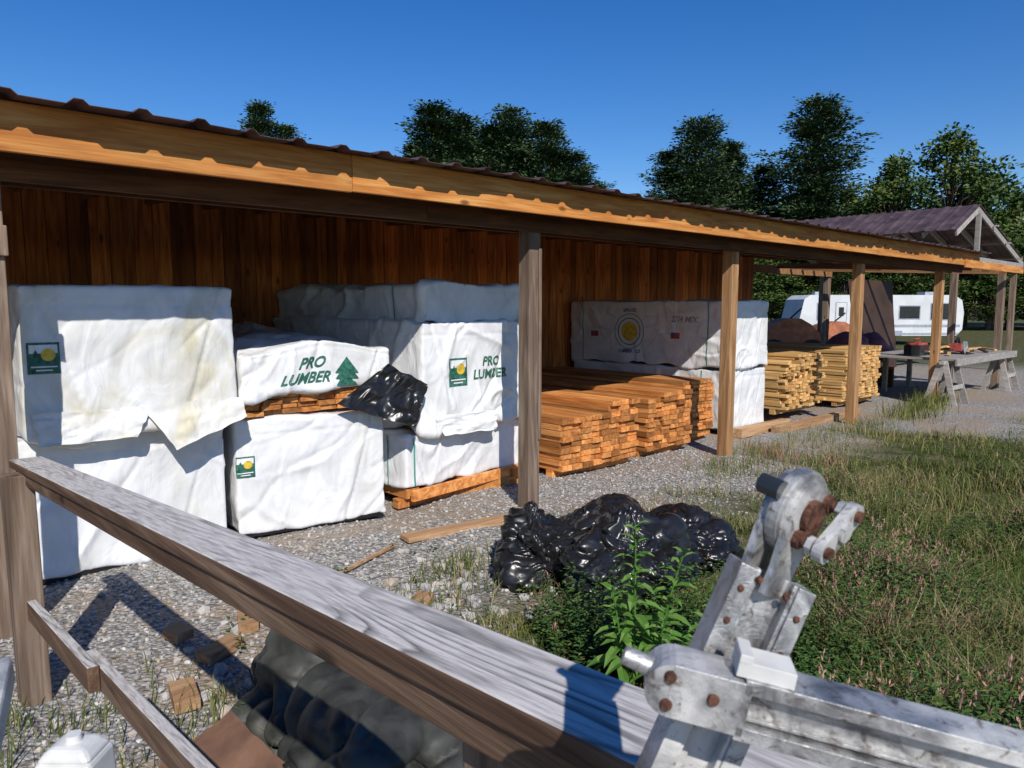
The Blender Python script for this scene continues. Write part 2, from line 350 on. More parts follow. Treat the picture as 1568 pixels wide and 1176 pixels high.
def disc(r0,r1,n=24,k=3,a0=0,a1=2*math.pi):
    P=[];F=[]
    for i in range(k+1):
        for j in range(n+1):
            t=a0+(a1-a0)*j/n; rr=r0+(r1-r0)*i/k; P.append((rr*math.cos(t),rr*math.sin(t)))
    for i in range(k):
        for j in range(n): b=i*(n+1)+j; F.append([b,b+n+1,b+n+2,b+1])
    return np.array(P),np.array(F)
def logo(p,c,cz,sz,face='front'):
    P,F=gridpoly(sz,sz*1.1,16,16); p.decal('logo_square',P,F,c,cz,'green',face,.005)
    P,F=gridpoly(sz*.86,sz*.3,14,5); P[:,1]+=sz*.32; p.decal('logo_band',P,F,c,cz,'wrap',face,.008)
    P,F=disc(0,sz*.22); P=P+np.array([sz*.14,sz*.12]); p.decal('logo_sun',P,F,c,cz,'yellow',face,.010)
    for w_,y_ in((.8,-.30),(.5,-.42)):
        P,F=gridpoly(sz*w_,sz*.05,12,2); P[:,1]+=sz*y_; p.decal('logo_line',P,F,c,cz,'wrap',face,.009)
    for i in range(3):
        T=[(-.12*sz,0),(.12*sz,0),(0,.22*sz)]; P=np.array(T)+np.array([-.24*sz,(-.22+i*.15)*sz]); p.decal('logo_tree',P,[[0,1,2]],c,cz,'green',face,.012)
PK='wrapped_lumber_pack'
p1=Pack(PK,.72,2.08,5.5,8.3,.04,.98,0,1,1.1,'wrap',.01)
p2=Pack(PK,2.17,3.42,5.55,8.3,.04,.96,-9,2,1.1,'wrap',.01)
p3=Pack(PK,3.66,5.32,5.42,8.3,.19,.67,7,3,1.2,'wrap',.02)
p4=Pack(PK,.80,2.14,5.38,8.3,1.05,1.97,0,4,1.2,'wrap_st',.12)
p5=Pack(PK,2.2,3.52,5.45,8.3,1.17,1.56,0,5,2.4,'wrap',.10,.14)
p6=Pack(PK,3.84,5.35,5.42,8.3,.74,1.70,2,6,2.2,'wrap',.08,.0,-.06)
p7=Pack(PK,3.95,5.35,5.5,8.35,1.69,2.05,2,7,2.4,'wrap',.08,.10)
p8=Pack(PK,9.08,10.15,5.5,8.4,.10,.95,0,8,1.1,'wrap',.02)
p9=Pack(PK,9.05,10.12,5.45,8.45,.99,1.93,0,9,1.4,'wrap',.06,.03)
for pk in(p1,p2,p4,p8,p9):
    X,Y,Z=pk.D; q=QB(); q.box(.03,X-.03,.015,Y-.03,-.022,.05,.5); q.obj('wrap_lining',[M['black']],pk.ob)
logo(p4,.12,.46,.18)
P,F=textmesh('PRO\nLUMBER',.125); p6.decal('lettering',P,F,.86,.50,'green','front',.006,.15); logo(p6,.42,.48,.24)
P,F=textmesh('PRO\nLUMBER',.12); p5.decal('lettering',P,F,.56,.15,'green','front',.006,.5)
T=[(-.11,0),(.11,0),(0,.14)]
for i in range(3): p5.decal('print_tree',np.array(T)+np.array([.34,-.14+i*.05]),[[0,1,2]],.56,.16,'green','front',.009)
logo(p2,.07,.55,.15)
P,F=disc(0,.15); p9.decal('print_disc',P,F,1.75,.47,'yellow','side'); P,F=disc(.2,.215,36,1); p9.decal('print_ring',P,F,1.75,.47,'green','side'); P,F=disc(.27,.28,40,1); p9.decal('print_ring',P,F,1.75,.47,'green','side')
P,F=textmesh('LUMBER CO',.075); p9.decal('lettering',P,F,1.75,.16,'blue','side')
P,F=textmesh('SPRUCE',.07); p9.decal('lettering',P,F,1.75,.80,'blue','side')
P,F=textmesh('2X4 MIX',.12); p9.decal('lettering',P,F,.75,.66,'rvg','side',.005,.3)
for cy in(2.45,.9):
    P,F=gridpoly(.15,.09,4,4); p9.decal('print_flag',P,F,cy,.42,'red','side'); P,F=gridpoly(.07,.05,3,3); p9.decal('print_flag_canton',P+np.array([-.04,.02]),F,cy,.42,'blue','side',.008)
def strapring(p,y,w=.016):
    X,Y,Z=p.D
    P,F=gridpoly(w,Z*.96,2,40); p.decal('strap',P,F,y,Z/2,'strap','side',.007)
def strapfront(p,x,w=.018):
    X,Y,Z=p.D; P,F=gridpoly(w,Z*.96,2,40); p.decal('strap',P,F,x,Z/2,'strap','front',.007)
strapfront(p3,.10); strapring(p3,.25); strapring(p9,.35); strapring(p9,2.7); strapring(p7,.5); strapring(p8,.4)
def sheet(name,P0,P1,P2,P3,mat,n=26,amp=.03,sd=0,parent=None,fr=1.0):
    P0,P1,P2,P3=map(Vector,(P0,P1,P2,P3)); V=[]
    nrm=(P1-P0).cross(P3-P0).normalized()
    for i in range(n+1):
        for j in range(n+1):
            a,b_=i/n,j/n; p=(P0*(1-a)+P1*a)*(1-b_)+(P3*(1-a)+P2*a)*b_
            a*=fr;b_*=fr
            k=mn.noise(Vector((a*3+sd,b_*2.5,0)))+.6*(1-abs(mn.noise(Vector((a*5+sd,b_*3+a*2,4))))*2)+.2*(1-abs(mn.noise(Vector((a*11+sd,b_*5-a*4,4))))*2)
            V.append(tuple(p+nrm*(k*amp)+Vector((mn.noise(Vector((a*4,b_*4,sd)))*amp,0,mn.noise(Vector((a*4,b_*4,sd+9)))*amp))))
    F=[[i*(n+1)+j,(i+1)*(n+1)+j,(i+1)*(n+1)+j+1,i*(n+1)+j+1] for i in range(n) for j in range(n)]
    q=QB(); q.add(V,F,.5,0,True); return q.obj(name,[M[mat]],parent)
sheet('wrap_flap',(.03,-.035,.12),(.74,-.035,.10),(.62,-.09,-.09),(.06,-.07,-.09),'wrap_st',26,.018,1,p4.ob)
sheet('wrap_flap',(.66,-.045,.12),(1.36,-.035,.12),(1.37,-.10,-.02),(.85,-.15,-.20),'wrap_st',26,.016,5,p4.ob)
sheet('wrap_flap',(.1,-.05,.1),(.9,-.05,.08),(.85,-.10,-.1),(.2,-.1,-.09),'wrap',26,.025,9,p6.ob)
sheet('black_plastic_sheet',(2.93,5.34,1.04),(3.56,5.14,.80),(3.80,5.28,1.14),(3.42,5.34,1.34),'black',60,.035,3,None,1.0)
def lumber(name,x0,x1,y0,y1,z0,z1,bw,bh,mat,skid=True,miss=0,end=.03,zskip=0):
    q=QB(); z=z0+(.09 if skid else 0)
    if skid:
        for yy in np.linspace(y0+.12,y1-.3,4): q.box(x0,x1,yy,yy+.09,z0,z0+.086)
    rows=int((z1-z)/(bh+.003)); nb=int((x1-x0)/(bw+.004)); bwr=(x1-x0)/nb
    for i in range(rows):
        sh=random.uniform(-.02,.02)
        for j in range(nb):
            if i>=rows-zskip and j<nb*miss: continue
            x=x0+j*bwr+sh; q.box(x,x+bwr-random.uniform(.003,.011),y0+random.uniform(-end,end),y1,z+i*(bh+.003),z+i*(bh+.003)+bh-random.uniform(0,.004),random.random(),0,.002)
    return q.obj(name,[M[mat]])
lumber('lumber_stack',5.5,6.80,5.27,8.3,.0,.79,.155,.060,'lum',True,.55,.03,2)
lumber('lumber_stack',7.08,8.02,5.35,8.3,.0,.84,.135,.055,'lum',True,.3,.03,1)
lumber('lumber_stack',8.08,8.75,5.5,8.3,.0,.86,.13,.045,'lum')
lumber('lumber_stack',10.9,12.3,5.6,8.4,.12,1.08,.10,.045,'lum2',True,.3,.09,2)
lumber('lumber_stack',13.15,14.7,5.6,8.4,.05,1.13,.12,.045,'lum2',True,.3,.04,1)
lumber('lumber_stack',2.22,3.5,5.52,8.2,.98,1.22,.15,.04,'lum',False)
lumber('lumber_stack',3.9,5.4,5.52,8.2,.67,.80,.24,.04,'lum',False,0,.06)
q=QB()
for a in (5.5,6.6,7.9): q.box(3.62,5.35,a,a+.09,.0,.085)
for a in (3.75,4.4,5.1): q.beam((a,5.45,.135),(a,8.2,.135),.14,.09)
q.beam((3.68,5.36,.135),(5.3,5.58,.135),.04,.10); q.obj('timber_skid',[M['lum']],None,.003)
q=QB(); q.box(9.2,10.6,5.3,5.44,.0,.13); q.box(9.9,12.7,5.1,5.24,0,.11); q.obj('timber_sleeper',[M['scrap']],None,.004)
# ---------------------------------------------------------------- crumpled plastic
def crumple(name,c,rad,mat,seed,amp=.2,sub=5,flat=True,freq=2.2,rot=0,fine=1.0,tie=False):
    bm=bmesh.new(); bmesh.ops.create_icosphere(bm,subdivisions=sub,radius=1); o=Vector((seed*3.3,seed*1.7,seed))
    for v in bm.verts:
        p=v.co.copy(); w=p+Vector((mn.noise(p*1.2+o),mn.noise(p*1.2-o),mn.noise(p*1.2+o*2)))*.6
        k=mn.noise(p*1.1+o)*amp*1.5
        for f,a,s_ in((freq,.5,4),(freq*1.9,.22,4),(freq*3.6,.09*fine,3)):
            t=min(1,abs(mn.noise(w*f+o*f))*s_); k+=(math.sqrt(t)-.8)*amp*a
        if tie:   # pleats gathering towards the knotted neck
            th=math.atan2(p.y,p.x); k+=.05*max(0,p.z)*math.sin(th*13+mn.noise(p*2+o)*5)
        v.co=p*(1+k)
        if tie and p.z>.88: v.co.z+=(p.z-.88)*4.0; v.co.x*=.6; v.co.y*=.6
    me=bpy.data.meshes.new(name)
    cr,sr=math.cos(R(rot)),math.sin(R(rot))
    for v in bm.verts:
        x,y,z=v.co.x*rad[0],v.co.y*rad[1],v.co.z*rad[2]
        if flat: z=max(z,-.55*rad[2]); s_=1+.25*max(0,-z/rad[2]); x*=s_; y*=s_
        v.co=(x*cr-y*sr+c[0],x*sr+y*cr+c[1],z+c[2])
    for f in bm.faces: f.smooth=True
    bm.to_mesh(me); bm.free(); me.materials.append(M[mat]); return link(bpy.data.objects.new(name,me))
crumple('black_trash_bag',(3.42,3.50,.15),(.29,.34,.27),'black',1,.40,6,tie=True)
crumple('black_trash_bag',(3.72,2.95,.15),(.42,.40,.30),'black',2,.40,6,tie=True)
crumple('black_trash_bag',(4.40,2.98,.11),(.46,.36,.22),'black',3,.42,6)
crumple('black_trash_bag',(4.22,3.5,.08),(.50,.32,.24),'black',4,.42,6)
crumple('dusty_tarp_bundle',(1.58,2.98,.04),(.52,.40,.27),'tarp',6,.36,6,True,1.1,25,.6)
crumple('dusty_tarp_bundle',(1.42,2.28,.08),(.66,.34,.30),'tarp',7,.36,6,True,1.1,50,.6)
crumple('dusty_tarp_bundle',(1.80,1.98,.06),(.66,.36,.30),'tarp',8,.36,6,True,1.1,30,.6)
# debris
q=QB(); q.beam((3.12,4.66,.035),(4.13,4.52,.035),.15,.036,r=.7); q.obj('loose_board',[M['scrap']],None,.003)
q=QB(); q.beam((2.35,4.35,.02),(3.0,4.62,.02),.02,.02,r=.7); q.obj('wood_stake',[M['scrap']])
for i,(a,b_,ang,L) in enumerate([(1.35,3.75,20,.22),(1.6,4.0,70,.2),(1.25,4.1,110,.12),(2.1,3.7,0,.18),(2.5,3.55,40,.15),(1.05,3.4,80,.2),(1.9,3.9,150,.14),(2.3,3.95,100,.12)]):
    q=QB(); dx,dy=math.cos(R(ang))*L/2,math.sin(R(ang))*L/2; q.beam((a-dx,b_-dy,.035),(a+dx,b_+dy,.05),.11,.055); q.obj('wood_offcut',[M['scrap']],None,.004)
sheet('brown_sheet_panel',(.80,2.95,.02),(.80,2.35,.04),(1.06,2.3,.20),(1.08,2.9,.16),'panel2',14,.015,3)
# ---------------------------------------------------------------- handrail and ramp
rail=empty('wooden_handrail',(0,0,0))
def rt(y): return 1.41-.075*y
q=QB(); q.beam((.618,-2.4,rt(-2.4)-.019),(.618,4.22,rt(4.22)-.019),.138,.038,r=.5); q.obj('cap_rail',[M['rail']],rail,.005)
q=QB(); q.beam((.578,-2.4,rt(-2.4)-.0655),(.578,4.1,rt(4.1)-.0655),.038,.053,r=.3); q.obj('top_rail_board',[M['rail']],rail,.004)
q=QB(); q.beam((.545,3.90,0-.1),(.535,3.92,rt(3.9)-.04),.12,.12,(0,1,0),r=.1); q.beam((.655,.72,0),(.655,.72,rt(.72)-.04),.10,.10,(0,1,0),r=.3);q.beam((.655,-1.7,0),(.655,-1.7,rt(-1.7)-.04),.10,.10,(0,1,0),r=.3); q.obj('rail_posts',[M['post']],rail,.006)
q=QB(); q.beam((.55,3.95,.445),(.55,2.72,.565),.038,.089,r=.4); q.beam((.59,2.95,.53),(.59,-1.8,1.0),.038,.089,r=.8); q.obj('lower_rail',[M['rail']],rail,.004)
q=QB()
for y in np.arange(-2.4,2.0,.145): q.box(-.9,.47,y,y+.138,rt(y)-1.09,rt(y)-1.052)
for xx in(-.85,.38):
    q.beam((xx,-2.4,rt(-2.4)-1.19),(xx,1.95,rt(1.95)-1.19),.04,.18)
    for yy in(-2.2,0,1.85): q.box(xx-.045,xx+.045,yy,yy+.09,-.1,rt(yy)-1.2)
q.obj('wooden_ramp',[M['grey']])
# ---------------------------------------------------------------- folding ladder (foreground)
def A3(r,f,h): return Vector(at(r,f,CH+h))
Hc=(.196,.487,-.139); Bc=(.118,.468,-.313)
Hv=A3(*Hc); Bv=A3(*Bc); d=(Hv-Bv).normalized()
rt_=Vector(at(1,0,0)); fw=Vector(at(0,1,0)); up=Vector((0,0,1))
e1=(rt_-d*rt_.dot(d)).normalized(); e3=d.cross(e1)*-1
if e3.dot(fw)>0: e3=-e3
q=QB()
foot=Bv+(Bv-Hv)*4.6
top=Hv-d*.046
for sx in(-1,1):
    q.beam(foot+e1*(.021*sx),top+e1*(.021*sx),.012,.028,e3,m=0)
    q.beam(foot+e1*(.0135*sx)+e3*.004,top+e1*(.0135*sx)+e3*.004,.003,.016,e3,m=0)
q.beam(foot-e3*.004,top-e3*.004,.034,.010,e3,m=0)
ax=(e3*.74+e1*.67).normalized(); f1=(e1-ax*e1.dot(ax)).normalized()
def outl(r,ln,w):
    o=[(r*math.cos(t),r*math.sin(t)) for t in np.linspace(-.5,math.pi+.3,24)]
    return [(w,-ln),(w,-ln*.6)]+o+[(-w,-ln*.7),(-w,-ln)]
q.prism(outl(.026,.088,.017),Hv-ax*.011,f1,d,ax,.006); q.prism(outl(.024,.060,.014),Hv+ax*.005,f1,d,ax,.005)
circ=lambda r,n=30:[(r*math.cos(t),r*math.sin(t)) for t in np.linspace(0,2*math.pi,n+1)[:-1]]
q.prism(circ(.030),Hv-ax*.003,f1,d,ax,.008); q.prism(circ(.0285),Hv+ax*.0015,f1,d,ax,.004); q.prism(circ(.0215),Hv+ax*.0042,f1,d,ax,.003); q.prism(circ(.012),Hv+ax*.009,f1,d,ax,.006,m=1)
c2=Hv+ax*.026+f1*.006
q.prism([(.011+.008*math.cos(t),.013+.008*math.sin(t)) for t in np.linspace(-.6,2.4,10)]+[(-.010+.008*math.cos(t),-.017+.008*math.sin(t)) for t in np.linspace(2.4,5.7,10)],c2,f1,d,ax,.007)
q.prism([(a*.6,b_*.6) for a,b_ in circ(.012)],c2+ax*.004,f1,d,ax,.004)
for a,b_,rr in((.015,.013,.0040),(-.006,-.017,.0040)):
    c=Hv+f1*a+d*b_; q.tube([c-ax*.02,c+ax*.033],[rr,rr],12,m=1,caps=True)
    q.tube([c+ax*.007,c+ax*.012],[rr*1.7]*2,6,m=1,caps=True,smooth=False); q.tube([c+ax*.017,c+ax*.021],[rr*1.6]*2,6,m=0,caps=True,smooth=False)
c=Hv+f1*-.030+d*.008; q.tube([c-ax*.018,c-ax*.002],[.007,.007],12,m=3,caps=True)
for a,b_ in((-.021,-.062),(-.021,-.085),(.021,-.066),(.021,-.092),(-.008,-.112),(-.021,-.118),(.009,-.055),(-.012,-.052),(.021,-.118),(-.021,-.150)):
    c=Hv+e1*a+d*b_+e3*.0135; q.tube([c,c+e3*.0025],[.0028,.0018],10,m=1,caps=True)
P=A3(.100,.436,-.232); Q=A3(.527,.357,-.315); bd=(Q-P).normalized(); bu=(up-bd*up.dot(bd)).normalized(); bs=bd.cross(bu)
if bs.dot(fw)>0: bs=-bs
P0=P+bd*.04
for k in(-1,1): q.beam(P0+bu*(.0150*k),Q+bu*(.0150*k),.030,.009,bu)
q.beam(P0-bs*.002,Q-bs*.002,.012,.026,bu)
for k in(-1,1): q.beam(P0+bu*(.0075*k)+bs*.006,Q+bu*(.0075*k)+bs*.006,.006,.0025,bu)
q.beam(P+bd*-.002,P+bd*.045,.030,.034,bu)
q.prism([(.017*math.cos(t),.017*math.sin(t)) for t in np.linspace(math.pi/2,3*math.pi/2,12)],P,bd,bu,bs,.029)
for a,b_ in((-.003,.009),(-.002,-.009),(.024,.002)):
    c=P+bd*a+bu*b_+bs*.0145; q.tube([c,c+bs*.003],[.0042,.0030],10,m=1,caps=True)
q.tube([P-bd*.032+bu*.008,P-bd*.010+bu*.004],[.0060,.0068],14,m=0,caps=True)
c=P+bd*.056+bu*.024; q.beam(c-bd*.022,c+bd*.012,.024,.010,bu,m=2); q.beam(c-bd*.022+bu*.006,c-bd*.014+bu*.006,.024,.006,bu,m=2)
q.obj('folding_ladder',[M['alu'],M['rust'],M['plastic'],M['dark']],None,.0012)
q=QB(); c=A3(-.362,.57,-.366)
q.beam(c-up*.16,c+up*.0,.060,.05,fw,m=2,w2=.046,d2=.038); q.beam(c,c+up*.010,.046,.038,fw,m=2,w2=.028,d2=.024)
q.beam(A3(-.46,.62,-.32),A3(-.36,.40,-.42),.03,.03,up,m=0); q.tube([c+up*.008,c+up*.016],[.007,.006],12,m=2,caps=True)
q.obj('ladder_foot_cap',[M['alu'],M['rust'],M['plastic']],None,.004)
# ---------------------------------------------------------------- vegetation
def norm(a): return a/np.maximum(np.linalg.norm(a,axis=-1,keepdims=True),1e-9)
def leaves(q,pos,dr,nr,L,W,rn,m=0,droop=.15):
    n=len(pos); sd=norm(np.cross(dr,nr)); L=L[:,None];W=W[:,None]
    a=pos; tip=pos+dr*L; tip[:,2]-=(L[:,0]*droop); mid=pos+dr*L*.45
    Vv=np.stack([a,mid+sd*W/2,tip,mid-sd*W/2],1).reshape(-1,3); q.add(Vv,np.arange(4*n).reshape(n,4),rn,m)
def blades(q,px,py,pz,h,w,rn,lean=.5,m=0):
    n=len(px); an=rng.uniform(0,6.28,n); la=rng.uniform(0,6.28,n); ll=rng.uniform(.1,1,n)*lean
    sd=np.stack([np.cos(an),np.sin(an),np.zeros(n)],1)*(w/2)[:,None]; le=np.stack([np.cos(la),np.sin(la),np.zeros(n)],1)*(ll*h)[:,None]
    b0=np.stack([px,py,pz],1); upv=np.stack([np.zeros(n),np.zeros(n),h],1)
    m1=b0+upv*.55+le*.28; t=b0+upv*(1-.25*ll)[:,None]+le
    Vv=np.stack([b0-sd,b0+sd,m1+sd*.8,m1-sd*.8,t+sd*.12,t-sd*.12],1).reshape(-1,3); i=6*np.arange(n)[:,None]
    q.add(Vv,np.concatenate([i+[0,1,2,3],i+[3,2,4,5]]),np.concatenate([rn,rn]),m)
def scatter(n,f0,f1,a0,a1):
    f=f0*(f1/f0)**rng.random(n); a=rng.uniform(a0,a1,n); return SU*a*f+CU*f, -CU*a*f+SU*f, f
q=QB()
px,py,f=scatter(210000,2.6,24,-.3,.95); nz=np.array([mn.noise(Vector((a*.55,b*.55,0))) for a,b in zip(px,py)]); nz2=np.array([mn.noise(Vector((a*1.9,b*1.9,3))) for a,b in zip(px,py)])
k=(rng.random(len(px))<gmask(px,py)*np.clip(.60+nz2*2.0+nz*.8,.06,1))&(px<24)
px,py,f,nz,nz2=px[k],py[k],f[k],nz[k],nz2[k]
dc=np.clip((np.interp(px,gx,gy)-py)/2.5,0.12,1.3)
h=rng.uniform(.05,.22,len(px))*(.5+1.05*dc)*(1+nz*1.0+nz2*1.1)
blades(q,px,py,gh(px,py),h,rng.uniform(.003,.007,len(px))*np.clip(f/5.5,1,2.6),np.clip(rng.normal(.5+nz*.7+nz2*.5,.2,len(px)),0,1),1.0)
tx=[];ty=[]
for cx,cy,n,s in[(11.5,4.5,350,.5),(13.3,4.5,300,.4),(14.4,4.6,250,.3),(15.6,4.9,200,.4),(5.0,4.0,160,.25),(4.0,4.0,120,.18),(3.0,3.9,200,.2),(7.3,4.3,350,.4),(8.6,4.6,300,.3),(2.4,3.5,250,.3),(1.2,3.2,120,.2),(.55,3.6,160,.25),(.45,3.1,160,.3),(.9,2.6,100,.3),(10,4.5,300,.5)]:
    tx.append(rng.normal(cx,s,n));ty.append(rng.normal(cy,s*.5,n))
px=np.concatenate(tx);py=np.concatenate(ty); big=px>12.5
blades(q,px,py,gh(px,py),rng.uniform(.05,.2,len(px))*np.where(big,2.0,1),rng.uniform(.004,.009,len(px))*np.where(big,1.7,1),rng.uniform(.1,.8,len(px)),.7)
q.obj('grass',[M['grass']])
def weeds(name,px,py,hh,nl,L,mat='weed',pink=None,shade=None):
    q=QB(); P=[];D=[];LL=[];RR=[]
    n=len(px); la=rng.uniform(0,6.28,n); ll=rng.uniform(0,.35,n)
    if shade is None: shade=np.zeros(n)
    if pink is None: pink=np.full(n,.04)
    for j in range(nl):
        t=(j+.7)/nl; an=j*2.4+la; z=hh*t
        P.append(np.stack([px+np.cos(la)*ll*z,py+np.sin(la)*ll*z,gh(px,py)+z],1))
        D.append(norm(np.stack([np.cos(an),np.sin(an),rng.uniform(.05,.7,n)],1))); LL.append(L*rng.uniform(.6,1.2,n)*(1.15-.6*t)); RR.append(np.clip(rng.normal(.3+.25*t,.2,n)+shade,0,.89))
    P=np.concatenate(P);D=np.concatenate(D);LL=np.concatenate(LL);RR=np.concatenate(RR)
    leaves(q,P,D,norm(np.array([[0,0,1.]])+rng.normal(0,.25,P.shape)),LL,LL*.42,RR,0,.2)
    tipz=gh(px,py)+hh; k=rng.random(n)<pink
    if k.any():
        for s_ in range(4):
            p0=np.stack([px+np.cos(la)*ll*hh,py+np.sin(la)*ll*hh,tipz+.008*s_],1)[k]; m_=k.sum()
            leaves(q,p0,norm(rng.normal(0,.35,(m_,3))+[0,0,1]),norm(rng.normal(0,1,(m_,3))),rng.uniform(.02,.035,m_),rng.uniform(.005,.009,m_),rng.uniform(.945,1,m_),0,0)
    return q.obj(name,[M[mat]])
px,py,f=scatter(11000,2.5,9.0,-.3,.95); nz=np.array([mn.noise(Vector((a*.8+5,b*.8,0))) for a,b in zip(px,py)]); pn=np.array([mn.noise(Vector((a*.9+15,b*.9,7))) for a,b in zip(px,py)])
k=(gmask(px,py)>.5)&(py<np.interp(px,gx,gy)-.15)&(nz+rng.normal(0,.12,len(px))+(2.4-py)*.24>0)
px,py,nz,pn=px[k],py[k],nz[k],pn[k]; weeds('weed_groundcover',px,py,rng.uniform(.12,.40,len(px))*(1+nz*1.3)*np.clip(1.15-.18*(py-1.0),.6,1.5),15,np.full(len(px),.052)*(1+pn*.8),'weed',np.clip((pn-.08)*3,0,.65),pn*.4)
px,py,f=scatter(500,3,7,-.4,.4); k=(py>3.0)&(py<4.6)&(gmask(px,py)<.7); px,py=px[k][:70],py[k][:70]; weeds('gravel_weeds',px,py,rng.uniform(.05,.16,len(px)),10,np.full(len(px),.05))
q=QB()
for (bx,by,hh,lx,ly) in[(2.68,2.07,.80,.02,.02),(2.77,2.00,.68,.10,-.07),(2.63,2.10,.52,-.06,.02),(2.75,2.15,.52,.08,.05),(2.68,1.97,.44,-.02,-.10),(2.86,1.92,.40,.1,-.1)]:
    pts=[(bx+lx*t*t,by+ly*t*t,t*hh) for t in np.linspace(0,1,8)]; q.tube(pts,list(np.linspace(.008,.003,8)),6,r=.4)
    n=int(hh*46); t=np.linspace(.18,1.0,n)**.9; an=np.arange(n)*2.4+rng.uniform(0,6)
    P=np.stack([bx+lx*t*t,by+ly*t*t,t*hh],1); el=.15+.9*t**3
    D=norm(np.stack([np.cos(an),np.sin(an),el],1)); L=.18*(1.15-.65*t)*rng.uniform(.85,1.15,n)
    nr=norm(np.array([[0,0,1.]])+rng.normal(0,.15,(n,3))); sd=norm(np.cross(D,nr))
    for a0,a1,w0,w1 in((0,.3,.06,1),(.3,.65,1,.85),(.65,1,.85,.03)):
        for sg in(-1,1):
            def pt(tt,w): 
                c=P+D*(L*tt)[:,None]; c[:,2]-=L*.45*tt*tt; e=c+sd*(sg*w*L*.15)[:,None]; e[:,2]+=L*.05*w; return c,e
            c0,e0=pt(a0,w0);c1,e1_=pt(a1,w1); Vv=np.stack([c0,e0,e1_,c1],1).reshape(-1,3); q.add(Vv,np.arange(4*n).reshape(n,4),rng.uniform(.2,1,n),0,False)
q.obj('broadleaf_weed_plant',[M['bigleaf']])
# ---------------------------------------------------------------- trees
def pine(seed,h=17,sp=4.2,base=.2,step=(.027,.045)):
    r=np.random.default_rng(seed); q=QB(); bx=r.normal(0,.25,2)
    def tr(t): return np.array([bx[0]*math.sin(t*3),bx[1]*math.sin(t*2.5),t*h])
    q.tube([tr(t) for t in np.linspace(0,1,10)],list(np.linspace(.28,.03,10)),8,m=1)
    t=base; P=[];D=[];Ls=[];Rn=[]
    while t<.99:
        R0=sp*((1-t)**.64+.04)*(1 if t>.4 else .7+.75*(t-base)); nb=r.integers(5,8); a0=r.uniform(0,6.28); lvl=r.choice([.65,.85,1.0,1.15])
        for b in range(nb):
            if r.random()<.08: continue
            an=a0+b*6.28/nb+r.normal(0,.3); ln=max(.55,R0*lvl*r.uniform(.65,1.12)); rise=r.uniform(-.05,.18)+.5*t**3
            o=tr(t+r.normal(0,.004)); dv=np.array([math.cos(an),math.sin(an),0]); sv=np.array([-dv[1],dv[0],0])
            def bp(s): return o+dv*ln*s+np.array([0,0,ln*(rise*s-.35*s*(1-s))])
            q.tube([bp(0),bp(.5),bp(1)],[.05,.03,.012],4,m=1)
            nc=max(4,int(ln*3.8)); cl=r.uniform(.1,.9)
            for c in range(nc):
                s=.12+.92*(c+r.random())/nc; wd=.22+.42*ln*.30*math.sin(min(1,s)*2.6); cen=bp(min(s,1.03))+sv*r.normal(0,wd); m=24
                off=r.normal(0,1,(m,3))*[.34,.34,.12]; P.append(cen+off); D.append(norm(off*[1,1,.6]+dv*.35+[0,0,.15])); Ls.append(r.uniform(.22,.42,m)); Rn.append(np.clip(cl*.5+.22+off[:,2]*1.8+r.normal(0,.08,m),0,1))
        t+=r.uniform(*step)*(1 if t<.8 else .7)
    P=np.concatenate(P);D=np.concatenate(D);Ls=np.concatenate(Ls);Rn=np.concatenate(Rn)
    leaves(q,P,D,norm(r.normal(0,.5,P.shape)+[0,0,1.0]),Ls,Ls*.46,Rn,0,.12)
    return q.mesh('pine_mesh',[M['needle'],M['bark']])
def decid(seed,h=12,sp=3.6,base=.22):
    r=np.random.default_rng(seed); q=QB()
    q.tube([(0,0,0),(.1,.05,h*.3),(.0,.1,h*.6),(.1,0,h*.85)],[.25,.2,.12,.04],8,m=1)
    P=[];D=[];Ls=[];Rn=[]
    for i in range(100):
        t=r.uniform(base,1); R0=sp*math.sin(min(1,(t-base)/(1-base)*.93+.12)*math.pi)**.6
        an=r.uniform(0,6.28); rr=R0*r.uniform(.3,1.05); c=np.array([rr*math.cos(an),rr*math.sin(an),t*h*r.uniform(.93,1.0)]); s0=max(.2,t-.25)
        q.tube([(0,0,s0*h),tuple(c*[.5,.5,1]-[0,0,.4]),tuple(c)],[.06,.04,.015],4,m=1)
        m=100; cs=r.uniform(.55,1.1); off=r.normal(0,1,(m,3)); off=norm(off)*(r.random((m,1))**.4)*cs*[1,1,.7]; P.append(c+off); D.append(norm(off+r.normal(0,.4,(m,3)))); Ls.append(r.uniform(.18,.32,m))
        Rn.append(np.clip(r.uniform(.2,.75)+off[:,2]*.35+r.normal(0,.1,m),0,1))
    P=np.concatenate(P);D=np.concatenate(D);Ls=np.concatenate(Ls);Rn=np.concatenate(Rn)
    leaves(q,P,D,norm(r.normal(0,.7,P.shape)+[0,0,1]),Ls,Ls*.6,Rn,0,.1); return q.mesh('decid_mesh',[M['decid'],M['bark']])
pm=[pine(s,17,sp,bs) for s,sp,bs in((1,6.4,.18),(2,5.6,.15),(13,6.2,.2),(4,5.8,.2),(9,6.0,.15))]; dm=[decid(s) for s in(5,6,7)]
def tree(name,me,r,f,h,h0,wid=1.0,par=None):
    o=bpy.data.objects.new(name,me); x,y,_=at(r,f); o.location=(x,y,-.1); s=h/h0; o.scale=(s*wid,s*wid,s); o.rotation_euler=(0,0,random.uniform(0,6.28)); return link(o,par)
